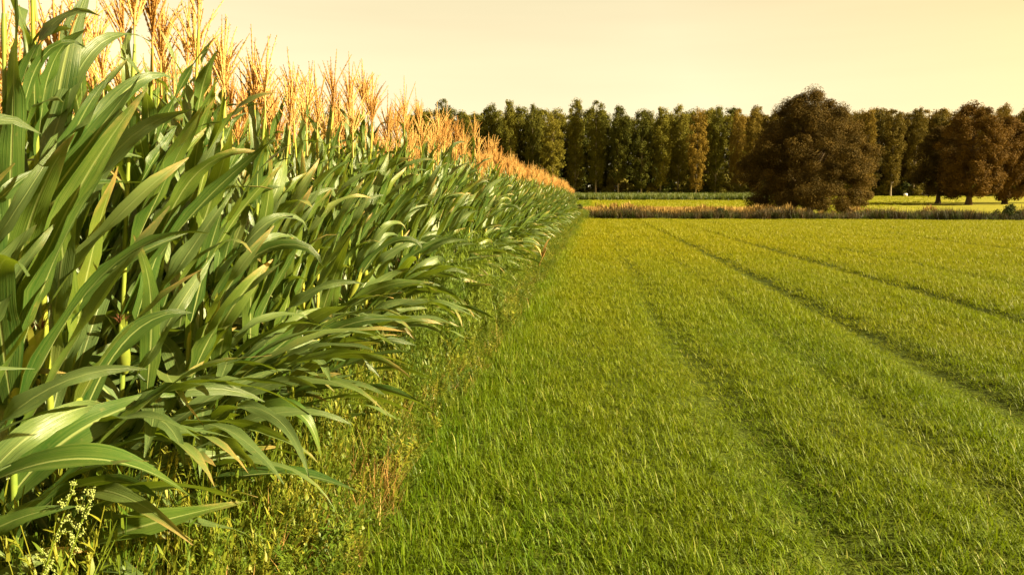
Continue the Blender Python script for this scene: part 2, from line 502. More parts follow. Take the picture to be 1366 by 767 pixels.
# ------------------------------------------------------------------ maize
def path_leaf(P3, W, twist=0.0, fold=.35, wave=.008, seed=0, segs=22):
    """a blade along a curve through start, middle and end"""
    r = np.random.default_rng(seed)
    a, m, b = [np.asarray(p, float) for p in P3]
    c = 2 * m - .5 * (a + b)
    s = np.linspace(0, 1, segs + 1)[:, None]
    P = (1 - s) ** 2 * a + 2 * s * (1 - s) * c + s ** 2 * b
    T = np.gradient(P, axis=0); T /= np.linalg.norm(T, axis=1)[:, None]
    s = s[:, 0]
    S0 = np.cross(T, [0, 0, 1.]); S0 /= np.linalg.norm(S0, axis=1)[:, None]
    N0 = np.cross(S0, T)
    tw = np.asarray(twist, float) if np.ndim(twist) == 0 else np.interp(s, [0, .5, 1], twist)
    tw = np.broadcast_to(tw, s.shape)
    S = S0 * np.cos(tw)[:, None] + N0 * np.sin(tw)[:, None]
    Nn = -S0 * np.sin(tw)[:, None] + N0 * np.cos(tw)[:, None]
    w = W * .5 * (.42 + .58 * smooth(0, .30, s)) * np.clip(1 - s ** 2.6, .015, 1) ** .9
    u = np.array([-1, -.55, 0, .55, 1.])
    fd = fold * (1 - .6 * s); ph = r.uniform(0, 6.28, 2); fr = r.uniform(1.3, 2.4, 2)
    wv = np.stack([np.sin(fr[k] * 6.28 * s + ph[k]) for k in (0, 1)], -1) * wave * (np.sin(np.pi * s) ** .7)[:, None]
    off = np.abs(u)[None] * w[:, None] * np.sin(fd)[:, None] + (np.abs(u) ** 1.5)[None] * wv[:, np.where(u < 0, 0, 1)]
    G = P[:, None] + S[:, None] * (u[None, :, None] * w[:, None, None] * np.cos(fd)[:, None, None]) + Nn[:, None] * off[..., None]
    uv = np.stack([np.repeat((u * .5 + .5)[None], segs + 1, 0), np.repeat(s[:, None], 5, 1)], -1)
    return MB().sheet(G, uv).mesh('leaf', M['corn'])


def leaf_mesh(L, W, el0, droop, power, az, curl, twist, wave, fold, base, seed, segs=15):
    r = np.random.default_rng(seed)
    s = np.linspace(0, 1, segs + 1)
    el = el0 - droop * s ** power
    a = az + curl * s ** 2
    d = np.stack([np.cos(el) * np.cos(a), np.cos(el) * np.sin(a), np.sin(el)], -1) * (L / segs)
    P = np.vstack([np.zeros(3), np.cumsum(d[:-1], 0)]) + np.asarray(base)
    T = d / np.linalg.norm(d, axis=1)[:, None]
    S0 = np.stack([-np.sin(a), np.cos(a), 0 * a], -1)
    N0 = np.cross(T, S0)                      # points up for a flat leaf
    N0 = np.where((N0[:, 2:3] < 0) & (el[:, None] < R(88)), -N0, N0)
    S0 = np.cross(N0, T)
    tw = twist * s ** 1.5
    S = S0 * np.cos(tw)[:, None] + N0 * np.sin(tw)[:, None]
    Nn = -S0 * np.sin(tw)[:, None] + N0 * np.cos(tw)[:, None]
    w = W * .5 * (.42 + .58 * smooth(0, .32, s)) * np.clip(1 - s ** 2.4, .015, 1) ** .85
    u = np.array([-1, -.55, 0, .55, 1.])
    fd = fold * (1 - .75 * s)
    ph = r.uniform(0, 6.28, 2); fr = r.uniform(1.6, 3.4, 2)
    wv = np.stack([np.sin(fr[0] * 6.28 * s + ph[0]), np.sin(fr[1] * 6.28 * s + ph[1])], -1) * wave * smooth(.05, .25, s)[:, None] * (1 - s ** 3)[:, None]
    wv = wv + r.normal(0, .0022, wv.shape)
    side = np.where(u < 0, 0, 1)
    off = np.abs(u)[None] * w[:, None] * np.sin(fd)[:, None] + (np.abs(u) ** 1.5)[None] * wv[:, side]
    G = P[:, None] + S[:, None] * (u[None, :, None] * w[:, None, None] * np.cos(fd)[:, None, None]) + Nn[:, None] * off[..., None]
    uv = np.stack([np.repeat((u * .5 + .5)[None], segs + 1, 0), np.repeat(s[:, None], 5, 1)], -1)
    mb = MB(); mb.sheet(G, uv)
    return mb.mesh('leaf', M['corn'])


def stalk_mesh(H, bend, seed):
    r = np.random.default_rng(seed)
    z = np.linspace(-.03, H, 44); t = z / H
    rad = .0125 * (1 - .62 * np.clip(t, 0, 1)) + .0022 * (np.abs((z / .19) % 1 - .5) > .42)
    P = np.stack([bend[0] * t ** 2, bend[1] * t ** 2, z], -1)
    mb = MB(); mb.tube(P, rad, 8)
    for k in range(5):                        # prop roots
        a = r.uniform(0, 6.28)
        q = np.array([[.012 * math.cos(a), .012 * math.sin(a), .07], [.04 * math.cos(a), .04 * math.sin(a), .02], [.055 * math.cos(a), .055 * math.sin(a), -.04]])
        mb.tube(q, [.004, .003, .002], 4)
    return mb.mesh('stalk', M['stalk'])


def spike(mb, base, dirn, L, droop, n, r0):
    """one tassel branch: a rachis crowded with spikelets"""
    d = np.asarray(dirn, float); d /= np.linalg.norm(d)
    s = np.linspace(0, 1, n)
    P = np.asarray(base) + d[None] * (L * s)[:, None]
    P[:, 2] -= droop * L * s ** 2.2
    out = np.array([d[0], d[1], 0]); P += out[None] * (droop * .3 * L * s ** 2)[:, None]
    rad = r0 * (.35 + .65 * smooth(.02, .2, s)) * (1 - .6 * s ** 3) * np.where(np.arange(n) % 2, 1.35, .62)
    mb.tube(P, rad, 5)
    k = int(n * 1.1)
    for i in range(k):                        # hanging anthers and glumes
        j = int(rng.integers(2, n - 1)); a = rng.uniform(0, 6.28)
        o = np.array([math.cos(a), math.sin(a), rng.uniform(-.6, .9)]); o /= np.linalg.norm(o)
        p = P[j]; e = p + o * rng.uniform(.006, .011) + np.array([0, 0, rng.uniform(-.002, .007)])
        wv = np.cross(o, d) * .0022
        mb.add([p - wv * .5, p + wv * .5, e + wv, e - wv], [[0, 1, 2, 3]])


def tassel_mesh(base, seed, n_br=None, fine=True):
    mb = MB(); r = np.random.default_rng(seed)
    n_br = n_br or int(r.integers(16, 25))
    base = np.asarray(base, float)
    mb.tube(np.array([base - [0, 0, .16], base, base + [0, 0, .04]]), [.0042, .0034, .003], 5)
    spike(mb, base, [r.normal(0, .05), r.normal(0, .05), 1], r.uniform(.28, .39), .0, 28 if fine else 12, .0040)
    for k in range(n_br):
        a = r.uniform(0, 6.28); tilt = r.uniform(.08, .62)
        spike(mb, base + [0, 0, r.uniform(-.02, .09)], [math.cos(a) * tilt, math.sin(a) * tilt, 1], r.uniform(.15, .29), r.uniform(0, .26), 20 if fine else 9, .0033)
    return mb.mesh('tassel', M['tassel'])


def ear_meshes(base, az, tilt, L, seed):
    r = np.random.default_rng(seed)
    d = np.array([math.cos(az) * math.sin(tilt), math.sin(az) * math.sin(tilt), math.cos(tilt)])
    s = np.linspace(0, 1, 12)
    prof = .027 * (np.sin(np.pi * np.clip(s * .86 + .10, 0, 1)) ** .7) * (1 - .35 * s)
    mb = MB(); P = np.asarray(base) + d[None] * (s * L)[:, None]; mb.tube(P, prof, 9)
    for k in range(4):                        # loose husk tips
        a = r.uniform(0, 6.28)
        blade(mb, np.asarray(base) + d * L * .72 + np.array([math.cos(a), math.sin(a), 0]) * .012, a, .10, .02, tilt * .6, .7, 4)
    husk = mb.mesh('ear', M['husk'])
    sb = MB()
    for k in range(22):
        a = r.uniform(0, 6.28)
        blade(sb, np.asarray(base) + d * L * .93, a, r.uniform(.05, .09), .003, r.uniform(.2, .7), r.uniform(1.2, 2.6), 4)
    return husk, sb.mesh('silk', M['silk'])


def make_variant(seed, fine=True, out_az=R(28)):
    """part meshes of one maize plant: list of (name, mesh, sub-part or None)"""
    r = np.random.default_rng(seed)
    H = r.uniform(1.83, 2.03)
    bend = (r.normal(.03, .05), r.normal(.03, .05))
    parts = [('stalk', stalk_mesh(H, bend, seed), None)]
    n = int(r.integers(21, 25))
    flip = r.random() < .5
    for k in range(n):
        t = (k + r.uniform(-.2, .2)) / (n - 1)
        z = .20 + t ** .92 * (H - .47); tt = z / H
        p = (bend[0] * tt ** 2, bend[1] * tt ** 2, z)
        outward = (k % 2 == 0) ^ flip or r.random() < .45
        az = out_az + r.normal(0, .8) if outward else out_az + math.pi + r.normal(0, .75)
        mid = math.sin(math.pi * min(1, t * .8 + .18))
        L = (.50 + .32 * mid) * r.uniform(.72, 1.02) * (1.02 if t < .36 else 1)
        if t > .72:
            L *= r.uniform(.6, 1.0) if t < .88 else r.uniform(.5, 1.0)
        W = (.053 + .031 * mid) * r.uniform(.85, 1.18) * (.78 if t > .8 else 1)
        el0 = R(r.uniform(54, 82)) if t > .3 else R(r.uniform(36, 66))
        if t > .8:
            el0 = R(r.uniform(64, 86))
        style = r.random()
        if t < .3:
            droop, power = R(r.uniform(45, 110)), r.uniform(1.0, 2.2)
        elif style < .62:
            droop, power = R(r.uniform(0, 34)), r.uniform(1.2, 2.4)        # stiff, pointing up and out
        elif style < .84:
            droop, power = R(r.uniform(50, 95)), r.uniform(1.8, 3.4)       # arching over
        else:
            droop, power = R(r.uniform(100, 160)), r.uniform(3.0, 6.0)     # kinked tip hanging down
        parts.append(('leaf', leaf_mesh(L, W, el0, droop, power, az, r.normal(.1, .55), r.normal(0, 1.2), r.uniform(.005, .020), r.uniform(.15, .5), p, seed * 50 + k, 15 if fine else 9), None))
    parts.append(('tassel', tassel_mesh((bend[0], bend[1], H + .04), seed, None, fine), None))
    if r.random() < .62:
        return parts
    z = r.uniform(.70, .95); tt = z / H
    hk, sk = ear_meshes((bend[0] * tt ** 2 + .008, bend[1] * tt ** 2, z), out_az + r.normal(0, .9), r.uniform(.2, .5), r.uniform(.18, .22), seed)
    parts.append(('ear', hk, sk))
    return parts


FINE = [make_variant(100 + k) for k in range(22)]
WHOLE = [join_mesh([m for _, me, sub in v for m in (me, sub) if m], 'corn_plant_whole') for v in [make_variant(300 + k, False) for k in range(9)]]

# the long leaves of the nearest plants: three points each as (px, py, distance), width, twist, label
HERO = [
    (((-70, 668, 1.72), (120, 612, 1.66), (296, 694, 1.80)), .100, (-0.5, -0.15, 0.2), 'broad leaf arching over low towards the meadow'),
    (((-60, 668, 1.85), (110, 572, 1.95), (240, 526, 2.15)), .105, (-1, -0.9, -0.6), None),
    (((-60, 520, 2.10), (95, 405, 2.15), (250, 311, 2.35)), .090, (-1.1, -1, -0.8), None),
    (((40, 760, 1.95), (180, 705, 1.90), (330, 668, 2.10)), .105, (-0.5, -0.3, -0.2), None),
    (((-50, 296, 2.10), (85, 252, 2.15), (238, 246, 2.35)), .055, (-0.5, -0.35, -0.2), None),
    (((25, 330, 2.10), (78, 130, 2.12), (122, -20, 2.20)), .095, (-1.9, -1.8, -1.6), None),
    (((190, 690, 2.55), (345, 632, 2.50), (505, 668, 2.62)), .105, (-0.3, -0.1, 0.3), None),
    (((225, 520, 2.80), (300, 428, 2.80), (364, 346, 2.95)), .100, (-1.2, -1.1, -0.9), None),
    (((270, 540, 3.10), (350, 482, 3.10), (428, 418, 3.25)), .105, (-1.2, -1, -0.8), None),
    (((300, 590, 3.2), (430, 515, 3.1), (520, 552, 3.15)), .105, (-0.5, -0.1, 0.3), None),
    (((240, 600, 2.9), (385, 545, 2.8), (432, 640, 2.8)), .090, (-0.6, -0.3, -0), None),
]


def plant_group(parts):
    root = empty('corn_plant')
    for name, me, sub in parts:
        p = obj(name, me, root)
        if sub:
            obj('silk', sub, p)
    return root


def build_corn():
    spots = []
    for row in range(N_ROWS):
        x = ROW_X - ROW_STEP * row
        y = .9 + rng.uniform(0, .1)
        while y < CORN_END:
            spots.append((row, x + rng.normal(0, .035), y + rng.normal(0, .02)))
            y += rng.uniform(.14, .19) if row == 0 else rng.uniform(.085, .135)
    # what shows largest: the near plants of the outer rows
    def seen(s):
        row, x, y = s
        ang = math.degrees(math.atan2(-x, y))
        if ang > 50:                      # left of the frame
            return -1
        return 1 / (math.hypot(x, y) * (1 + [0, .35, 1.0, 2.2][row] if row < 4 else 99))
    ranked = sorted(range(len(spots)), key=lambda i: -seen(spots[i]))
    single = set(ranked[:300]); withparts = set(ranked[:150])
    protos = {}
    rest = ([], [], [], [])
    order = sorted(single, key=lambda i: math.hypot(*spots[i][1:]))
    nv = 0
    for i in order:
        row, x, y = spots[i]
        z = float(ground_z(x, y)) - .01
        if i in withparts:
            k = nv % len(FINE); nv += 7 if math.gcd(7, len(FINE)) == 1 else 1
            if k not in protos:
                o = protos[k] = plant_group(FINE[k])
            else:
                o = copy_tree(protos[k])
        else:
            o = obj('corn_plant', WHOLE[i % len(WHOLE)])
        o.location = (x, y, z)
        f = random.uniform(.92, 1.05) * (1 - .10 * float(smooth(38, 52, y)))
        o.rotation_euler = (random.gauss(0, .025), random.gauss(0, .025), random.gauss(0, .35))
        o.scale = (f, f, f * random.uniform(.97, 1.03))
        lab = ('green corn plant with dry tan tassel in the outer row next to the weedy verge' if row == 0
               else 'green corn plant with dry tan tassel standing behind the outer row of the maize')
        tag(o, lab, 'corn plant', 'corn plants in the outer row' if row == 0 else 'corn plants behind the outer row')
    # long leaves, each on the stalk it grows from
    bpy.context.view_layer.update()
    outer = [o for o in COL.objects if o.name.startswith('corn_plant') and o.type == 'EMPTY' and o['group'] == 'corn plants in the outer row']
    for k, (pts, W, tw, lab) in enumerate(HERO):
        P = [at(*p) for p in pts]
        o = min(outer, key=lambda q: (q.location.x - P[0][0]) ** 2 + (q.location.y - P[0][1]) ** 2)
        P[0] = np.array([o.location.x, o.location.y, P[0][2]])
        mw = np.array(o.matrix_basis.inverted())
        P = [(mw @ np.append(p, 1))[:3] for p in P]
        lf = obj('leaf', path_leaf(P, W * 1.2, tw, .35, .009, 70 + k), o)
        if lab:
            lf['label'] = lab
    # the lowest leaves spread wide over the verge
    low = [leaf_mesh(random.uniform(.78, 1.05), random.uniform(.07, .10), R(random.uniform(34, 60)), R(random.uniform(55, 105)), random.uniform(1.1, 2.2), random.gauss(0, .25), random.gauss(0, .4),
                     random.gauss(-.3, .7), random.uniform(.006, .016), random.uniform(.2, .45), (0, 0, random.uniform(.28, .62)), 4000 + k, 18) for k in range(26)]
    for o in outer:
        if 1.9 < o.location.y < 12:
            for _ in range(4 if o.location.y < 3.6 else 2 if o.location.y < 7 else 1):
                lf = obj('leaf', random.choice(low), o); lf.rotation_euler = (0, 0, random.gauss(-.05 if o.location.y < 3.6 else .15, .5) - o.rotation_euler.z)
    for i, (row, x, y) in enumerate(spots):
        if i in single:
            continue
        f = random.uniform(.90, 1.06) * (1 - .10 * float(smooth(38, 52, y)))
        rest[0].append((x, y, float(ground_z(x, y)) - .01))
        rest[1].append((random.gauss(0, .03), random.gauss(0, .03), random.gauss(0, .45) if row < 2 else random.uniform(0, 6.28)))
        rest[2].append((f, f, f)); rest[3].append(i % len(WHOLE))
    scatter('maize_crop', WHOLE, *rest)


build_corn()


# ------------------------------------------------------------------ weeds of the verge
def leafy_weed(h, n_stem, n_leaf, ll, lw, mat='weed'):
    mb = MB()
    for _ in range(n_stem):
        az = rng.uniform(0, 6.28); lean = rng.uniform(.1, .7); L = h * rng.uniform(.6, 1.1)
        s = np.linspace(0, 1, 6); el = R(90) - lean * (.4 + s)
        d = np.stack([np.cos(el) * math.cos(az), np.cos(el) * math.sin(az), np.sin(el)], -1) * L / 5
        P = np.vstack([[0, 0, 0], np.cumsum(d[:-1], 0)])
        mb.tube(P, np.linspace(.0022, .001, 6), 4)
        for _ in range(n_leaf):
            q = rng.uniform(.2, 1) * 4.99; i = int(q); p = P[i] + (P[i + 1] - P[i]) * (q - i)
            blade(mb, p, rng.uniform(0, 6.28), rng.uniform(*ll), rng.uniform(*lw), rng.uniform(.3, 1.4), rng.uniform(.1, .9), 3, rng.random())
    return mb.mesh('weed', M[mat])


def feathery_meshes(h, seed):
    """a bushy weed with thread-thin leaves: stem mesh and foliage mesh"""
    global rng
    st, fo = MB(), MB()
    for k in range(5):
        az = rng.uniform(0, 6.28); lean = rng.uniform(.02, .40); L = h * rng.uniform(.75, 1.05)
        s = np.linspace(0, 1, 8); el = R(90) - lean * (.5 + s)
        d = np.stack([np.cos(el) * math.cos(az), np.cos(el) * math.sin(az), np.sin(el)], -1) * L / 7
        P = np.vstack([[0, 0, 0], np.cumsum(d[:-1], 0)])
        st.tube(P, np.linspace(.004, .0012, 8), 5)
        for b in range(32):
            q = rng.uniform(.12, 1) * 6.99; i = int(q); p = P[i] + (P[i + 1] - P[i]) * (q - i)
            ba, bl = rng.uniform(0, 6.28), h * rng.uniform(.10, .24) * (1.15 - .5 * q / 7)
            be = rng.uniform(.4, 1.1)
            e = p + np.array([math.cos(ba) * math.cos(be), math.sin(ba) * math.cos(be), math.sin(be)]) * bl
            fo.tube(np.array([p, (p + e) / 2 + [0, 0, .01], e]), [.0014, .001, .0007], 3)
            for t in range(11):
                c = p + (e - p) * rng.uniform(.15, 1)
                blade(fo, c, rng.uniform(0, 6.28), rng.uniform(.04, .08), .0060, rng.uniform(.2, 1.3), rng.uniform(0, .6), 2, rng.random())
    return st.mesh('stem', M['feather']), fo.mesh('foliage', M['feather'])


def build_weeds():
    var = [leafy_weed(.18, 7, 12, (.014, .028), (.008, .014)) for _ in range(4)] + [leafy_weed(.30, 6, 15, (.02, .04), (.006, .011)) for _ in range(4)]
    var += [tuft(22, .07, (.12, .28), (.003, .006), (.1, .7), (.3, 1.4), 4, 'weed') for _ in range(3)]
    var += [tuft(18, .06, (.10, .24), (.0025, .005), (.1, .8), (.2, 1.2), 4, 'dry') for _ in range(3)]
    pts, rot, scl, idx = [], [], [], []
    for y0, y1, dens, grow in ((.8, 6, 480, 1.0), (6, 14, 320, 1.2), (14, 28, 170, 1.5), (28, 57, 80, 2.0)):
        n = int((y1 - y0) * 1.25 * dens)
        x = rng.uniform(-2.2, -.95, n); y = rng.uniform(y0, y1, n)
        edge = GRASS_EDGE + .12 * np.sin(y * .9) + .10 * np.sin(y * 2.3 + 1) + rng.normal(0, .07, n)
        keep = (x < edge) & (rng.random(n) < np.where(x < -1.75, .5, 1))
        x, y = x[keep], y[keep]; n = len(x)
        k = rng.choice(len(var), n, p=np.array([3, 3, 3, 3, 2, 2, 2, 2, 2.6, 2.6, 2.6, 1.1, 1.1, 1.1]) / 31.1)
        up = .8 + 1.3 * smooth(-1.0, -1.4, x)
        pts.append(np.stack([x, y, ground_z(x, y)], -1))
        rot.append(np.stack([rng.normal(0, .12, n), rng.normal(.06, .12, n), rng.uniform(0, 6.28, n)], -1))
        q = rng.uniform(.75, 1.25, n)
        scl.append(np.stack([q * grow, q * grow, q * up * grow ** .3], -1)); idx.append(k)
    # knee-high growth closing the end of the maize
    n = 700
    x = rng.uniform(-3.5, -.6, n); y = rng.uniform(CORN_END - .5, DITCH_Y + 1.5, n)
    pts.append(np.stack([x, y, ground_z(x, y)], -1)); rot.append(np.stack([0 * x, 0 * x, rng.uniform(0, 6.28, n)], -1))
    scl.append(np.full((n, 3), 2.6)); idx.append(rng.choice([4, 5, 6, 7, 8, 9, 10], n))
    scatter('verge_weeds', var, np.concatenate(pts), np.concatenate(rot), np.concatenate(scl), np.concatenate(idx))

    # feathery weeds, each a thing
    fm = [feathery_meshes(.95, k) for k in range(4)]
    fs = [(-1.16, 4.7, .66), (-1.20, 5.2, .80), (-1.30, 5.6, .98), (-1.14, 5.9, .90), (-1.28, 6.3, 1.05), (-1.12, 6.6, .95), (-1.25, 7.0, 1.08), (-1.10, 7.4, .98), (-1.24, 7.9, 1.05), (-1.10, 8.4, .95),
          (-1.22, 9.0, 1.0), (-1.12, 9.7, .9), (-1.30, 3.5, .55), (-1.52, 2.75, .62), (-1.34, 5.1, .95), (-1.36, 6.8, 1.12), (-1.36, 7.6, 1.1), (-1.22, 10.5, .92), (-1.15, 11.4, .8)]
    for k, (x, y, f) in enumerate(fs):
        o = empty('feathery_weed', (x, y, float(ground_z(x, y))), random.uniform(0, 6.28)); o.scale = (f * 1.05, f * 1.05, f)
        s_, f_ = fm[k % 4]; obj('stem', s_, o); obj('foliage', f_, o)
        if k == 12:
            tag(o, 'short feathery green weed standing alone between low corn leaves', 'weed', 'feathery weeds on the verge')
        elif k == 13:
            tag(o, 'feathery green weed under the lowest leaves of the nearest corn', 'weed', 'feathery weeds on the verge')
        else:
            tag(o, 'bushy feathery green weed in the clump against the foot of the corn', 'weed', 'feathery weeds on the verge')

    # two seed spikes at the very edge of the maize
    for (px, py, y, az, lab) in ((52, 655, 1.50, .5, 'pale green weed seed spike leaning outward, the wider of two below the arching leaf'),
                                 (86, 657, 1.47, .1, 'pale green slim weed seed spike, nearer the meadow of the two below the arching leaf')):
        x, _, zt = at(px, py, y); x -= .16
        h = zt - float(ground_z(x, y))
        o = empty('seeding_weed', (x, y, float(ground_z(x, y)))); tag(o, lab, 'weed', 'weeds gone to seed')
        st, sd = MB(), MB()
        s = np.linspace(0, 1, 12); le = .10 + .16 * s
        P = np.stack([np.sin(le) * math.cos(az) * h * s, np.sin(le) * math.sin(az) * h * s, h * s * .985], -1)
        st.tube(P, np.linspace(.0045, .0015, 12), 6)
        for b in range(26):
            q = rng.uniform(.62, 1); i = min(int(q * 11), 10); p = P[i] + (P[i + 1] - P[i]) * (q * 11 - i)
            ba = rng.uniform(0, 6.28); bl = rng.uniform(.02, .05) * (1.5 - q)
            e = p + np.array([math.cos(ba) * .6, math.sin(ba) * .6, .8]) * bl * 1.6
            st.tube(np.array([p, e]), [.001, .0007], 4)
            for t in range(16):
                c = p + (e - p) * rng.uniform(.2, 1.05) + rng.normal(0, .0022, 3); rr = rng.uniform(.0012, .0024)
                th = np.linspace(0, np.pi, 4); ring = np.stack([np.zeros(4), np.zeros(4), -np.cos(th)], -1) * rr + c
                sd.tube(ring, np.sin(th) * rr + 1e-5, 5, False)
        for b in range(9):
            q = rng.uniform(.2, .7); i = int(q * 11); blade(st, P[i], rng.uniform(0, 6.28), rng.uniform(.04, .08), rng.uniform(.012, .02), rng.uniform(.6, 1.2), .6, 4)
        st.build('stem', M['feather'], o); sd.build('seed_head', M['seed'], o)

    # dry grass tufts, each a thing
    spec = [(-1.06, 3.35, 1.25, 'rusty brown dry grass tuft where the verge meets the meadow closest to the camera'),
            (-1.14, 3.85, .9, None), (-1.18, 8.4, 1.2, None), (-1.22, 9.1, 1.35, None), (-1.15, 9.8, 1.2, None), (-1.2, 11.0, 1.1, None), (-1.2, 4.9, .8, None)]
    for x, y, f, lab in spec:
        o = empty('dry_grass_tuft', (x, y, float(ground_z(x, y))))
        mb = MB()
        for _ in range(int(60 * f)):
            a, r = rng.uniform(0, 6.28), .10 * f * math.sqrt(rng.random())
            blade(mb, np.array([r * math.cos(a), r * math.sin(a), 0]), rng.normal(.3, 1.2), rng.uniform(.16, .34) * f, rng.uniform(.003, .005), rng.uniform(.05, .6), rng.uniform(.2, 1.2), 5, rng.random())
        mb.build('blades', M['dry'], o)
        tag(o, lab or 'straw yellow dry grass tuft among the green verge weeds', 'grass tuft', 'dry grass tufts')


def dry_stalk():
    o = empty('dry_corn_stalk', (-1.12, 14.6, float(ground_z(-1.12, 14.6))))
    mb = MB(); mb.tube(np.array([[0, 0, 0], [.05, .02, .25], [.16, .05, .48]]), [.012, .010, .008], 6)
    mb.build('stalk', M['dry'], o)
    for az, L in ((.2, .42), (1.2, .5), (2.6, .35)):
        mb = MB(); blade(mb, np.array([.1, .03, .36]), az, L, .06, .45, 1.0, 8); mb.build('leaf', M['dry'], o)
    tag(o, 'bleached broken corn stalk poking out over the edge of the meadow', 'corn stalk')


build_weeds()
dry_stalk()



# ------------------------------------------------------------------ ditch, crop strip, pasture
def build_far_stuff():
    reeds = [tuft(26, .28, (.45, .95), (.014, .026), (.02, .35), (.1, .8), 3, 'reed') for _ in range(5)]
    plume = []
    for _ in range(3):
        mb = MB()
        for _ in range(16):
            a, r = rng.uniform(0, 6.28), .25 * math.sqrt(rng.random())
            blade(mb, np.array([r * math.cos(a), r * math.sin(a), rng.uniform(.5, .75)]), rng.uniform(0, 6.28), rng.uniform(.18, .34), .05, .15, .7, 3, rng.random())
        plume.append(mb.mesh('plume', M['reedhead']))
    green = [tuft(26, .28, (.3, .7), (.016, .03), (.05, .5), (.2, 1.0), 3, 'crop') for _ in range(3)]
    green += [tuft(26, .28, (.4, .8), (.016, .03), (.05, .5), (.2, 1.0), 3, 'dark_shrub') for _ in range(5)]
    n = 6500
    x = rng.uniform(-6, 62, n); y = rng.uniform(DITCH_Y + .1, 61.8, n)
    k = np.where(rng.random(n) < .55, rng.integers(0, 5, n), 8 + rng.integers(0, 8, n))
    pl = (rng.random(n) < np.where(x < 14, .30, .07)) & (y > 60.2); k = np.where(pl, 5 + rng.integers(0, 3, n), k)
    f = rng.uniform(.7, 1.2, n) * (1 + .25 * np.sin(x * .8) * np.sin(x * .23 + 1))
    scatter('ditch_reeds', reeds + plume + green, np.stack([x, y, ground_z(x, y)], -1),
            np.stack([rng.normal(0, .08, n), rng.normal(0, .08, n), rng.uniform(0, 6.28, n)], -1), np.stack([f, f, f], -1), k)
    # green crop strip in front of the wood, left of the round tree
    crop = [tuft(24, .35, (.7, 1.25), (.05, .09), (.05, .5), (.3, 1.2), 3, 'crop') for _ in range(4)]
    n = 5200
    x = rng.uniform(-50, 34, n); y = rng.uniform(140, 172, n)
    f = rng.uniform(.8, 1.2, n)
    scatter('crop_strip', crop, np.stack([x, y, ground_z(x, y)], -1), np.stack([0 * x, 0 * x, rng.uniform(0, 6.28, n)], -1), np.stack([f, f, f], -1), rng.integers(0, 4, n))
    # stubble and short pasture grass beyond the ditch
    st = [tuft(16, .4, (.12, .26), (.02, .035), (.02, .5), (.1, .6), 2, 'reedhead') for _ in range(3)]
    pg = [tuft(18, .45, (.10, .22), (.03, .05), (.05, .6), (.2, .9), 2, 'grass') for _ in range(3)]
    n = 15000
    y = rng.uniform(62, 195, n); x = rng.uniform(-25, 19, n) + (y - 62) * rng.uniform(-.1, .62, n)
    isst = (y > 68) & (y < 92) & (x < 19)
    k = np.where(isst, rng.integers(0, 3, n), 3 + rng.integers(0, 3, n))
    f = rng.uniform(.7, 1.3, n)
    scatter('pasture_grass', st + pg, np.stack([x, y, ground_z(x, y)], -1), np.stack([0 * x, 0 * x, rng.uniform(0, 6.28, n)], -1), np.stack([f, f, f], -1), k)


build_far_stuff()


# ------------------------------------------------------------------ trees
def leaves_mesh(name, C, Rr, n_each, size, mat, flat=.0, seed=0, out=(0, 0)):
    """leaf quads on clumps with centres C and radii Rr"""
    r = np.random.default_rng(seed)
    cid = np.repeat(np.arange(len(C)), n_each)
    n = len(cid)
    d = r.normal(size=(n, 3)); d /= np.linalg.norm(d, axis=1)[:, None]
    rad = Rr[cid] * (r.random(n) ** .45)
    P = C[cid] + d * rad[:, None] * np.array([1, 1, .8])
    nrm = d + r.normal(0, .55, (n, 3)) + np.array([0, 0, .35]); nrm /= np.linalg.norm(nrm, axis=1)[:, None]
    t = np.cross(nrm, r.normal(size=(n, 3))); t /= np.linalg.norm(t, axis=1)[:, None]
    b = np.cross(nrm, t)
    s = size * r.uniform(.6, 1.35, n)[:, None]
    V = np.stack([P - t * s, P - b * s * .55 + nrm * s * .15, P + t * s, P + b * s * .55 + nrm * s * .15], 1)
    mb = MB(); mb.add(V.reshape(-1, 3), np.arange(n * 4).reshape(-1, 4))
    return mb.mesh(name, mat, False)


def clumps(prof, H0, H1, Rmax, n, seed, shell=.55, cr=(.6, 1.1), lobes=1.0):
    """clump centres inside a body of revolution; prof(t) gives the relative radius"""
    r = np.random.default_rng(seed)
    out = []
    lob = r.uniform(0, 6.28, 4)
    while len(out) < n:
        t = r.random(); q = prof(t)
        if r.random() > q:
            continue
        a = r.uniform(0, 6.28)
        k = 1 + lobes * (.16 * math.sin(2 * a + lob[0] + 3 * t) + .10 * math.sin(3 * a + lob[1] - 5 * t) + .10 * math.sin(9 * t + lob[2]))
        rr = Rmax * q * k * (shell + (1 - shell) * r.random() if r.random() < .8 else r.random() * shell)
        out.append((rr * math.cos(a), rr * math.sin(a), H0 + (H1 - H0) * t))
    C = np.array(out)
    return C, r.uniform(cr[0], cr[1], n)


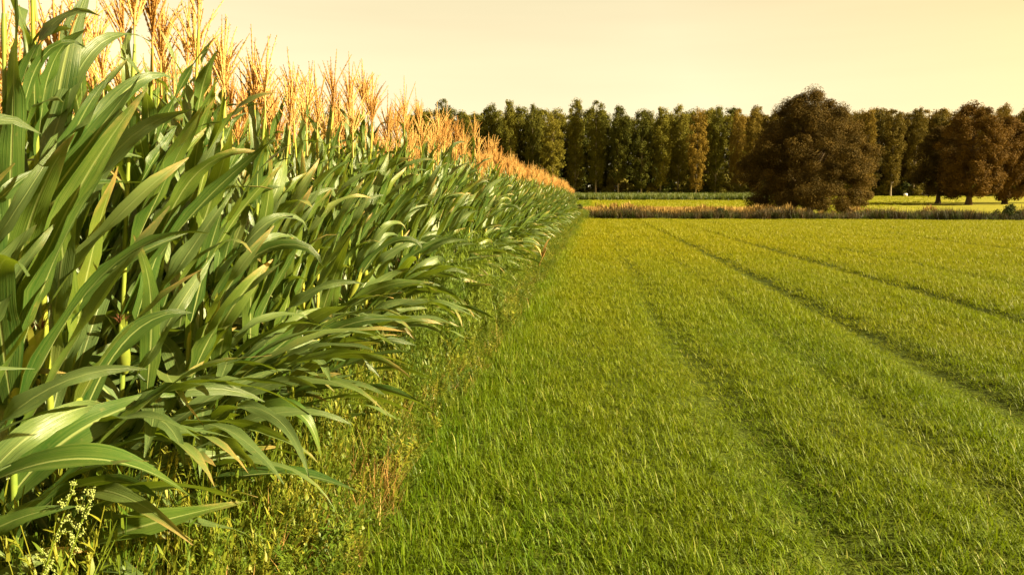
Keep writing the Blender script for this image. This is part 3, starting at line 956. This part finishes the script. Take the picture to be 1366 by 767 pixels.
def trunk_mesh(H, r0, limbs, mat, seed, reach=2.0, z0=.3):
    r = np.random.default_rng(seed)
    s = np.linspace(0, 1, 14)
    P = np.stack([.12 * np.sin(s * 3 + seed) * s * H * .06, .1 * np.cos(s * 2.3 + seed) * s * H * .05, s * H - .15], -1)
    mb = MB(); mb.tube(P, r0 * (1 - .86 * s) * (1 + .6 * np.exp(-s * 22)), 9)
    for k in range(limbs):
        q = r.uniform(z0, .92); i = int(q * 13); p = P[i]
        a = r.uniform(0, 6.28); L = reach * (1.15 - q) * r.uniform(.7, 1.2); e = r.uniform(.35, 1.0)
        d = np.array([math.cos(a) * math.cos(e), math.sin(a) * math.cos(e), math.sin(e)])
        w = np.linspace(0, 1, 6)
        Q = p + d * (w * L)[:, None] + np.array([0, 0, .18 * L]) * (w ** 2)[:, None] + r.normal(0, .04, (6, 3)) * w[:, None]
        mb.tube(Q, r0 * (1 - .8 * q) * .5 * (1 - .85 * w), 6)
    return mb.mesh('trunk', M[mat])


def pop_prof(t):
    return float(np.interp(t, [0, .08, .25, .5, .75, .92, 1], [.5, .8, .95, 1.0, .88, .66, .34]))


def build_trees():
    # --- poplar wood
    kinds = []
    for k in range(7):
        H = 24.0
        C, Rr = clumps(pop_prof, 2.2 + (k % 3) * .7, H - .9, 3.5 + .25 * (k % 4), 210, 900 + k, .45, (.75, 1.5))
        kinds.append((trunk_mesh(H - 1, .30, 22, 'pale_bark', 900 + k, 4.0, .16),
                      leaves_mesh('crown', C, Rr, 75, .21, M['poplar'], 0, 950 + k), leaves_mesh('crown', C, Rr, 75, .21, M['poplar_brown'], 0, 950 + k)))

    def poplar(px, ytop, D, k, brown, lab, grp, wide=1.0):
        x, _, top = at(px, ytop, D)
        z = float(ground_z(x, D))
        h = top - z
        o = empty('poplar_tree', (x, D, z), random.uniform(0, 6.28))
        f = h / 24.0; g = wide * random.uniform(.95, 1.1); o.scale = (g, g, f)
        tr, c1, c2 = kinds[k % 7]
        obj('trunk', tr, o); obj('crown', c2 if brown else c1, o)
        return tag(o, lab, 'tree', grp)

    front = [(560, 140), (592, 127), (620, 150), (655, 134), (682, 130), (712, 137), (740, 150), (768, 128), (795, 129), (827, 138), (858, 142), (882, 140), (906, 138),
             (932, 138), (957, 138), (985, 140), (1008, 146), (1040, 142), (1075, 140), (1110, 143), (1133, 143), (1162, 142), (1194, 142), (1226, 141), (1255, 148), (1283, 146), (1312, 140), (1343, 132), (1375, 134), (1405, 138)]
    nleft = [i for i, (p, _) in enumerate(front) if p < 1000]
    words = ['first', 'second', 'third', 'fourth', 'fifth', 'sixth', 'seventh', 'eighth', 'ninth', 'tenth', 'eleventh', 'twelfth', 'thirteenth', 'fourteenth', 'fifteenth', 'sixteenth']
    for i, (px, yt) in enumerate(front):
        brown = px > 990 or (px > 900 and i % 2)
        if px == 592:
            lab = 'poplar rising highest above the corn tassels at the left end of the wood'
        elif px == 560:
            lab = 'poplar at the left end of the wood, mostly hidden behind the corn tassels'
        elif px <= 985:
            lab = 'sunlit poplar in the front row, %s to the left of the big round tree' % words[nleft[-1] - i]
        elif px < 1120:
            lab = ['poplar top beside the left shoulder of the big round tree', 'poplar hidden behind the left half of the big round tree', 'poplar hidden behind the middle of the big round tree', 'poplar hidden behind the right half of the big round tree'][[1008, 1040, 1075, 1110].index(px)]
        else:
            lab = 'brownish poplar in the front row, %s to the right of the big round tree' % words[[p for p, _ in front if p > 1120].index(px)]
        poplar(px + random.uniform(-3, 3), yt, 195 + random.uniform(-5, 3), i, brown, lab, 'poplars along the front of the wood', random.uniform(.52, .68))
    for row in range(3):
        px = 548 + row * 9
        i = 0
        while px < 1420:
            poplar(px, random.uniform(140, 156) - row * 1, 209 + row * 9 + random.uniform(-2, 2), i * 3 + row, px > 1000, 'shaded poplar standing deeper in the wood behind the sunlit front row', 'poplars deeper in the wood', .92)
            px += random.uniform(24, 34); i += 1

    # --- shrubs at the foot of the wood
    sk = []
    for k in range(5):
        C, Rr = clumps(lambda t: float(np.interp(t, [0, .3, .7, 1], [.8, 1, .75, .2])), .25, 3.0, 1.7, 26, 1200 + k, .45, (.4, .75))
        sk.append(leaves_mesh('foliage', C, Rr, 60, .17, M['shrub'], 0, 1200 + k))
    stem = MB()
    for a in np.linspace(0, 6.28, 6)[:-1]:
        stem.tube(np.array([[.1 * math.cos(a), .1 * math.sin(a), -.1], [.3 * math.cos(a), .3 * math.sin(a), 1.1], [.6 * math.cos(a), .6 * math.sin(a), 2.2]]), [.05, .04, .015], 5)
    stem = stem.mesh('stem', M['bark'])
    px = 640; i = 0
    while px < 1420:
        D = (193, 203, 214)[i % 3] + random.uniform(-2, 3); x = float(at(px, 258, D)[0])
        o = empty('shrub', (x, D, float(ground_z(x, D))), random.uniform(0, 6.28)); f = random.uniform(.7, 1.6) * (1 if i % 3 == 0 else 1.5); o.scale = (f * 1.1, f * 1.1, f)
        obj('stem', stem, o); obj('foliage', sk[i % 5], o)
        tag(o, 'low olive shrub growing at the foot of the poplar wood', 'shrub', 'shrubs at the foot of the wood')
        px += random.uniform(5, 11); i += 1

    # --- the big round tree
    def big(name, px, D, ybase, H, Rm, prof, mat, n, each, ls, cr, z0, lab, cat='tree', grp=None, trunk_r=.35, bark='bark', limbs=26, seed=1):
        x = float(at(px, 258, D)[0]); z = float(ground_z(x, D))
        o = empty(name, (x, D, z))
        C, Rr = clumps(prof, z0, H - cr[1] * .7, Rm - cr[1] * .6, n, seed, .72, cr, .45)
        obj('trunk', trunk_mesh(H * .8, trunk_r, limbs, bark, seed, Rm * 1.1, .18), o)
        obj('crown', leaves_mesh('crown', C, Rr, each, ls, M[mat], 0, seed + 1), o)
        return tag(o, lab, cat, grp)
    dome = lambda t: float(np.interp(t, [0, .1, .3, .5, .7, .82, .93, 1], [.93, 1.0, .98, .90, .73, .56, .34, .12]))
    big('round_tree', 1078, 68, 0, 11.3, 6.0, dome, 'oak', 340, 850, .058, (.5, 1.15), .6, 'huge round brown leafed tree standing alone behind the reedy ditch', trunk_r=.42, seed=31)
    oval = lambda t: float(np.interp(t, [0, .12, .35, .6, .82, 1], [.45, .85, 1.0, .9, .6, .15]))
    big('spreading_tree', 1252, 112, 0, 11.2, 4.2, oval, 'oak', 137, 420, .10, (.55, 1.2), 1.3, 'low dark tree with drooping crown, first beyond the ditch past the big round tree', grp='trees in the pasture', trunk_r=.3, seed=41)
    big('spreading_tree', 1293, 105, 0, 14.0, 4.6, oval, 'oak_orange', 187, 420, .10, (.55, 1.2), 1.1, 'rusty tree with pointed crown top standing between two lower pasture trees', grp='trees in the pasture', trunk_r=.34, seed=51)
    big('spreading_tree', 1341, 110, 0, 12.2, 4.6, oval, 'oak_orange', 162, 420, .10, (.55, 1.2), 0.9, 'rusty round pasture tree between the tree with the pointed top and the cut-off one', grp='trees in the pasture', trunk_r=.3, seed=61)
    big('spreading_tree', 1392, 118, 0, 12.6, 4.6, oval, 'oak_orange', 150, 420, .10, (.55, 1.2), 1.1, 'rusty pasture tree beyond the ditch, half cut off by the right edge of the photo', grp='trees in the pasture', trunk_r=.3, seed=71)

    # --- dark bushes in the ditch
    for px, D, h, w, lab in ((965, 58.5, 1.25, 1.0, 'dark green bush in the reeds in front of the pinkish stubble'),
                             (1346, 58.0, 1.5, 1.5, 'dark rounded bush in the reeds below the rusty pasture trees'),
                             (772, 58.5, 1.5, .9, 'small dark bush at the far end of the corn')):
        x = float(at(px, 258, D)[0]); z = float(ground_z(x, D)) - .05
        o = empty('ditch_bush', (x, D, z)); o.scale = (1, 1, 1)
        C, Rr = clumps(lambda t: float(np.interp(t, [0, .4, 1], [.85, 1, .35])), .15, h * .85, w * .75, 34, int(px), .4, (.2, .36))
        obj('stem', stem, o).scale = (.5, .5, h / 2.6)
        obj('foliage', leaves_mesh('foliage', C, Rr, 60, .06, M['dark_shrub'], 0, int(px)), o)
        tag(o, lab, 'bush', 'bushes in the ditch')

    # --- small white bale by the wood
    D = 189; x = float(at(1208, 258, D)[0])
    mb = MB(); a = np.linspace(0, 2 * np.pi, 17)
    prof = [(-.62, .02), (-.62, .50), (-.55, .60), (.55, .60), (.62, .50), (.62, .02)]
    G = np.array([[(u, rr * math.cos(q), .58 + rr * math.sin(q)) for q in a] for u, rr in prof])
    mb.sheet(G * .62)
    tag(mb.build('hay_bale', M['white']), 'small white wrapped bale lying on the pasture before the wood', 'bale').location = (x, D, float(ground_z(x, D)))


build_trees()


# ------------------------------------------------------------------ sky, sun, camera
def build_world():
    w = bpy.data.worlds.new('World'); SC.world = w; w.use_nodes = True
    t = w.node_tree; t.nodes.clear()
    sky = t.nodes.new('ShaderNodeTexSky'); sky.sky_type = 'NISHITA'; sky.sun_disc = False
    sky.sun_elevation = R(SUN_EL); sky.sun_rotation = R(SUN_AZ)
    sky.air_density = 1.0; sky.dust_density = 4.0; sky.ozone_density = .5
    # look a little above the horizon, so that the dust layer does not grey out the lowest band
    tg = t.nodes.new('ShaderNodeTexCoord'); up = t.nodes.new('ShaderNodeVectorMath'); up.operation = 'MULTIPLY_ADD'
    up.inputs[1].default_value = (1, 1, .94); up.inputs[2].default_value = (0, 0, .07)
    t.links.new(tg.outputs['Generated'], up.inputs[0]); t.links.new(up.outputs[0], sky.inputs['Vector'])
    bg = t.nodes.new('ShaderNodeBackground'); out = t.nodes.new('ShaderNodeOutputWorld')
    tc = t.nodes.new('ShaderNodeTexCoord')
    # warm evening veil: pale cream, deeper yellow towards the sun
    dot = t.nodes.new('ShaderNodeVectorMath'); dot.operation = 'DOT_PRODUCT'
    a, e = R(SUN_AZ), R(SUN_EL)
    dot.inputs[1].default_value = (math.sin(a) * math.cos(e), math.cos(a) * math.cos(e), math.sin(e))
    t.links.new(tc.outputs['Generated'], dot.inputs[0])
    rp = t.nodes.new('ShaderNodeValToRGB')
    el = rp.color_ramp.elements
    el[0].position = .05; el[0].color = (1.0, .86, .53, 1)
    el[1].position = .8; el[1].color = (.60, .355, .066, 1)
    t.links.new(dot.outputs['Value'], rp.inputs[0])
    bw0 = t.nodes.new('ShaderNodeRGBToBW'); t.links.new(sky.outputs[0], bw0.inputs[0])
    # bright hazy band of air low over the land
    sp = t.nodes.new('ShaderNodeSeparateXYZ'); t.links.new(tc.outputs['Generated'], sp.inputs[0])
    hz = t.nodes.new('ShaderNodeMapRange'); hz.interpolation_type = 'SMOOTHSTEP'
    for k, v in enumerate((.24, .85, HORIZON_GAIN, .17)):
        hz.inputs[1 + k].default_value = v
    t.links.new(sp.outputs[2], hz.inputs[0])
    bw = t.nodes.new('ShaderNodeMath'); bw.operation = 'MULTIPLY'; t.links.new(bw0.outputs[0], bw.inputs[0]); t.links.new(hz.outputs[0], bw.inputs[1])
    mul = t.nodes.new('ShaderNodeMix'); mul.data_type = 'RGBA'; mul.blend_type = 'MULTIPLY'; mul.inputs[0].default_value = 1
    t.links.new(bw.outputs[0], mul.inputs[6]); t.links.new(rp.outputs[0], mul.inputs[7])
    # faint high streaks
    mp = t.nodes.new('ShaderNodeMapping'); mp.inputs['Scale'].default_value = (2, 2, 22); t.links.new(tc.outputs['Generated'], mp.inputs[0])
    nz = t.nodes.new('ShaderNodeTexNoise'); nz.inputs['Scale'].default_value = 1.6; nz.inputs['Detail'].default_value = 4; t.links.new(mp.outputs[0], nz.inputs['Vector'])
    mr = t.nodes.new('ShaderNodeMapRange'); mr.inputs[1].default_value = .3; mr.inputs[2].default_value = .75; mr.inputs[3].default_value = .985; mr.inputs[4].default_value = 1.03
    t.links.new(nz.outputs['Fac'], mr.inputs[0])
    m2 = t.nodes.new('ShaderNodeVectorMath'); m2.operation = 'SCALE'; t.links.new(mul.outputs[2], m2.inputs[0]); t.links.new(mr.outputs[0], m2.inputs['Scale'])
    t.links.new(m2.outputs[0], bg.inputs[0]); bg.inputs[1].default_value = .12
    t.links.new(bg.outputs[0], out.inputs[0])


build_world()
sd = bpy.data.lights.new('sun', 'SUN'); sd.energy = 5.0; sd.angle = R(.6); sd.color = (1.0, .83, .48)
so = bpy.data.objects.new('sun', sd); COL.objects.link(so)
a, e = R(SUN_AZ), R(SUN_EL)
so.rotation_euler = Vector((math.sin(a) * math.cos(e), math.cos(a) * math.cos(e), math.sin(e))).to_track_quat('Z', 'Y').to_euler()
so.location = (20, 0, 15)

cd = bpy.data.cameras.new('camera'); cd.sensor_width = 36; cd.lens = 36 * 1000 / 1366; cd.clip_start = .05; cd.clip_end = 8000
co = bpy.data.objects.new('camera', cd); COL.objects.link(co)
co.location = (0, 0, CAM_H); co.rotation_euler = (R(90 - 7.15), 0, R(6.34))
SC.camera = co

SC.view_settings.view_transform = 'Standard'; SC.view_settings.look = 'None'; SC.view_settings.gamma = 1
SC.view_settings.exposure = 2.1
SC.render.engine = 'CYCLES'
SC.cycles.use_denoising = True
SC.cycles.max_bounces = 6; SC.cycles.diffuse_bounces = 3; SC.cycles.transmission_bounces = 4; SC.cycles.glossy_bounces = 2
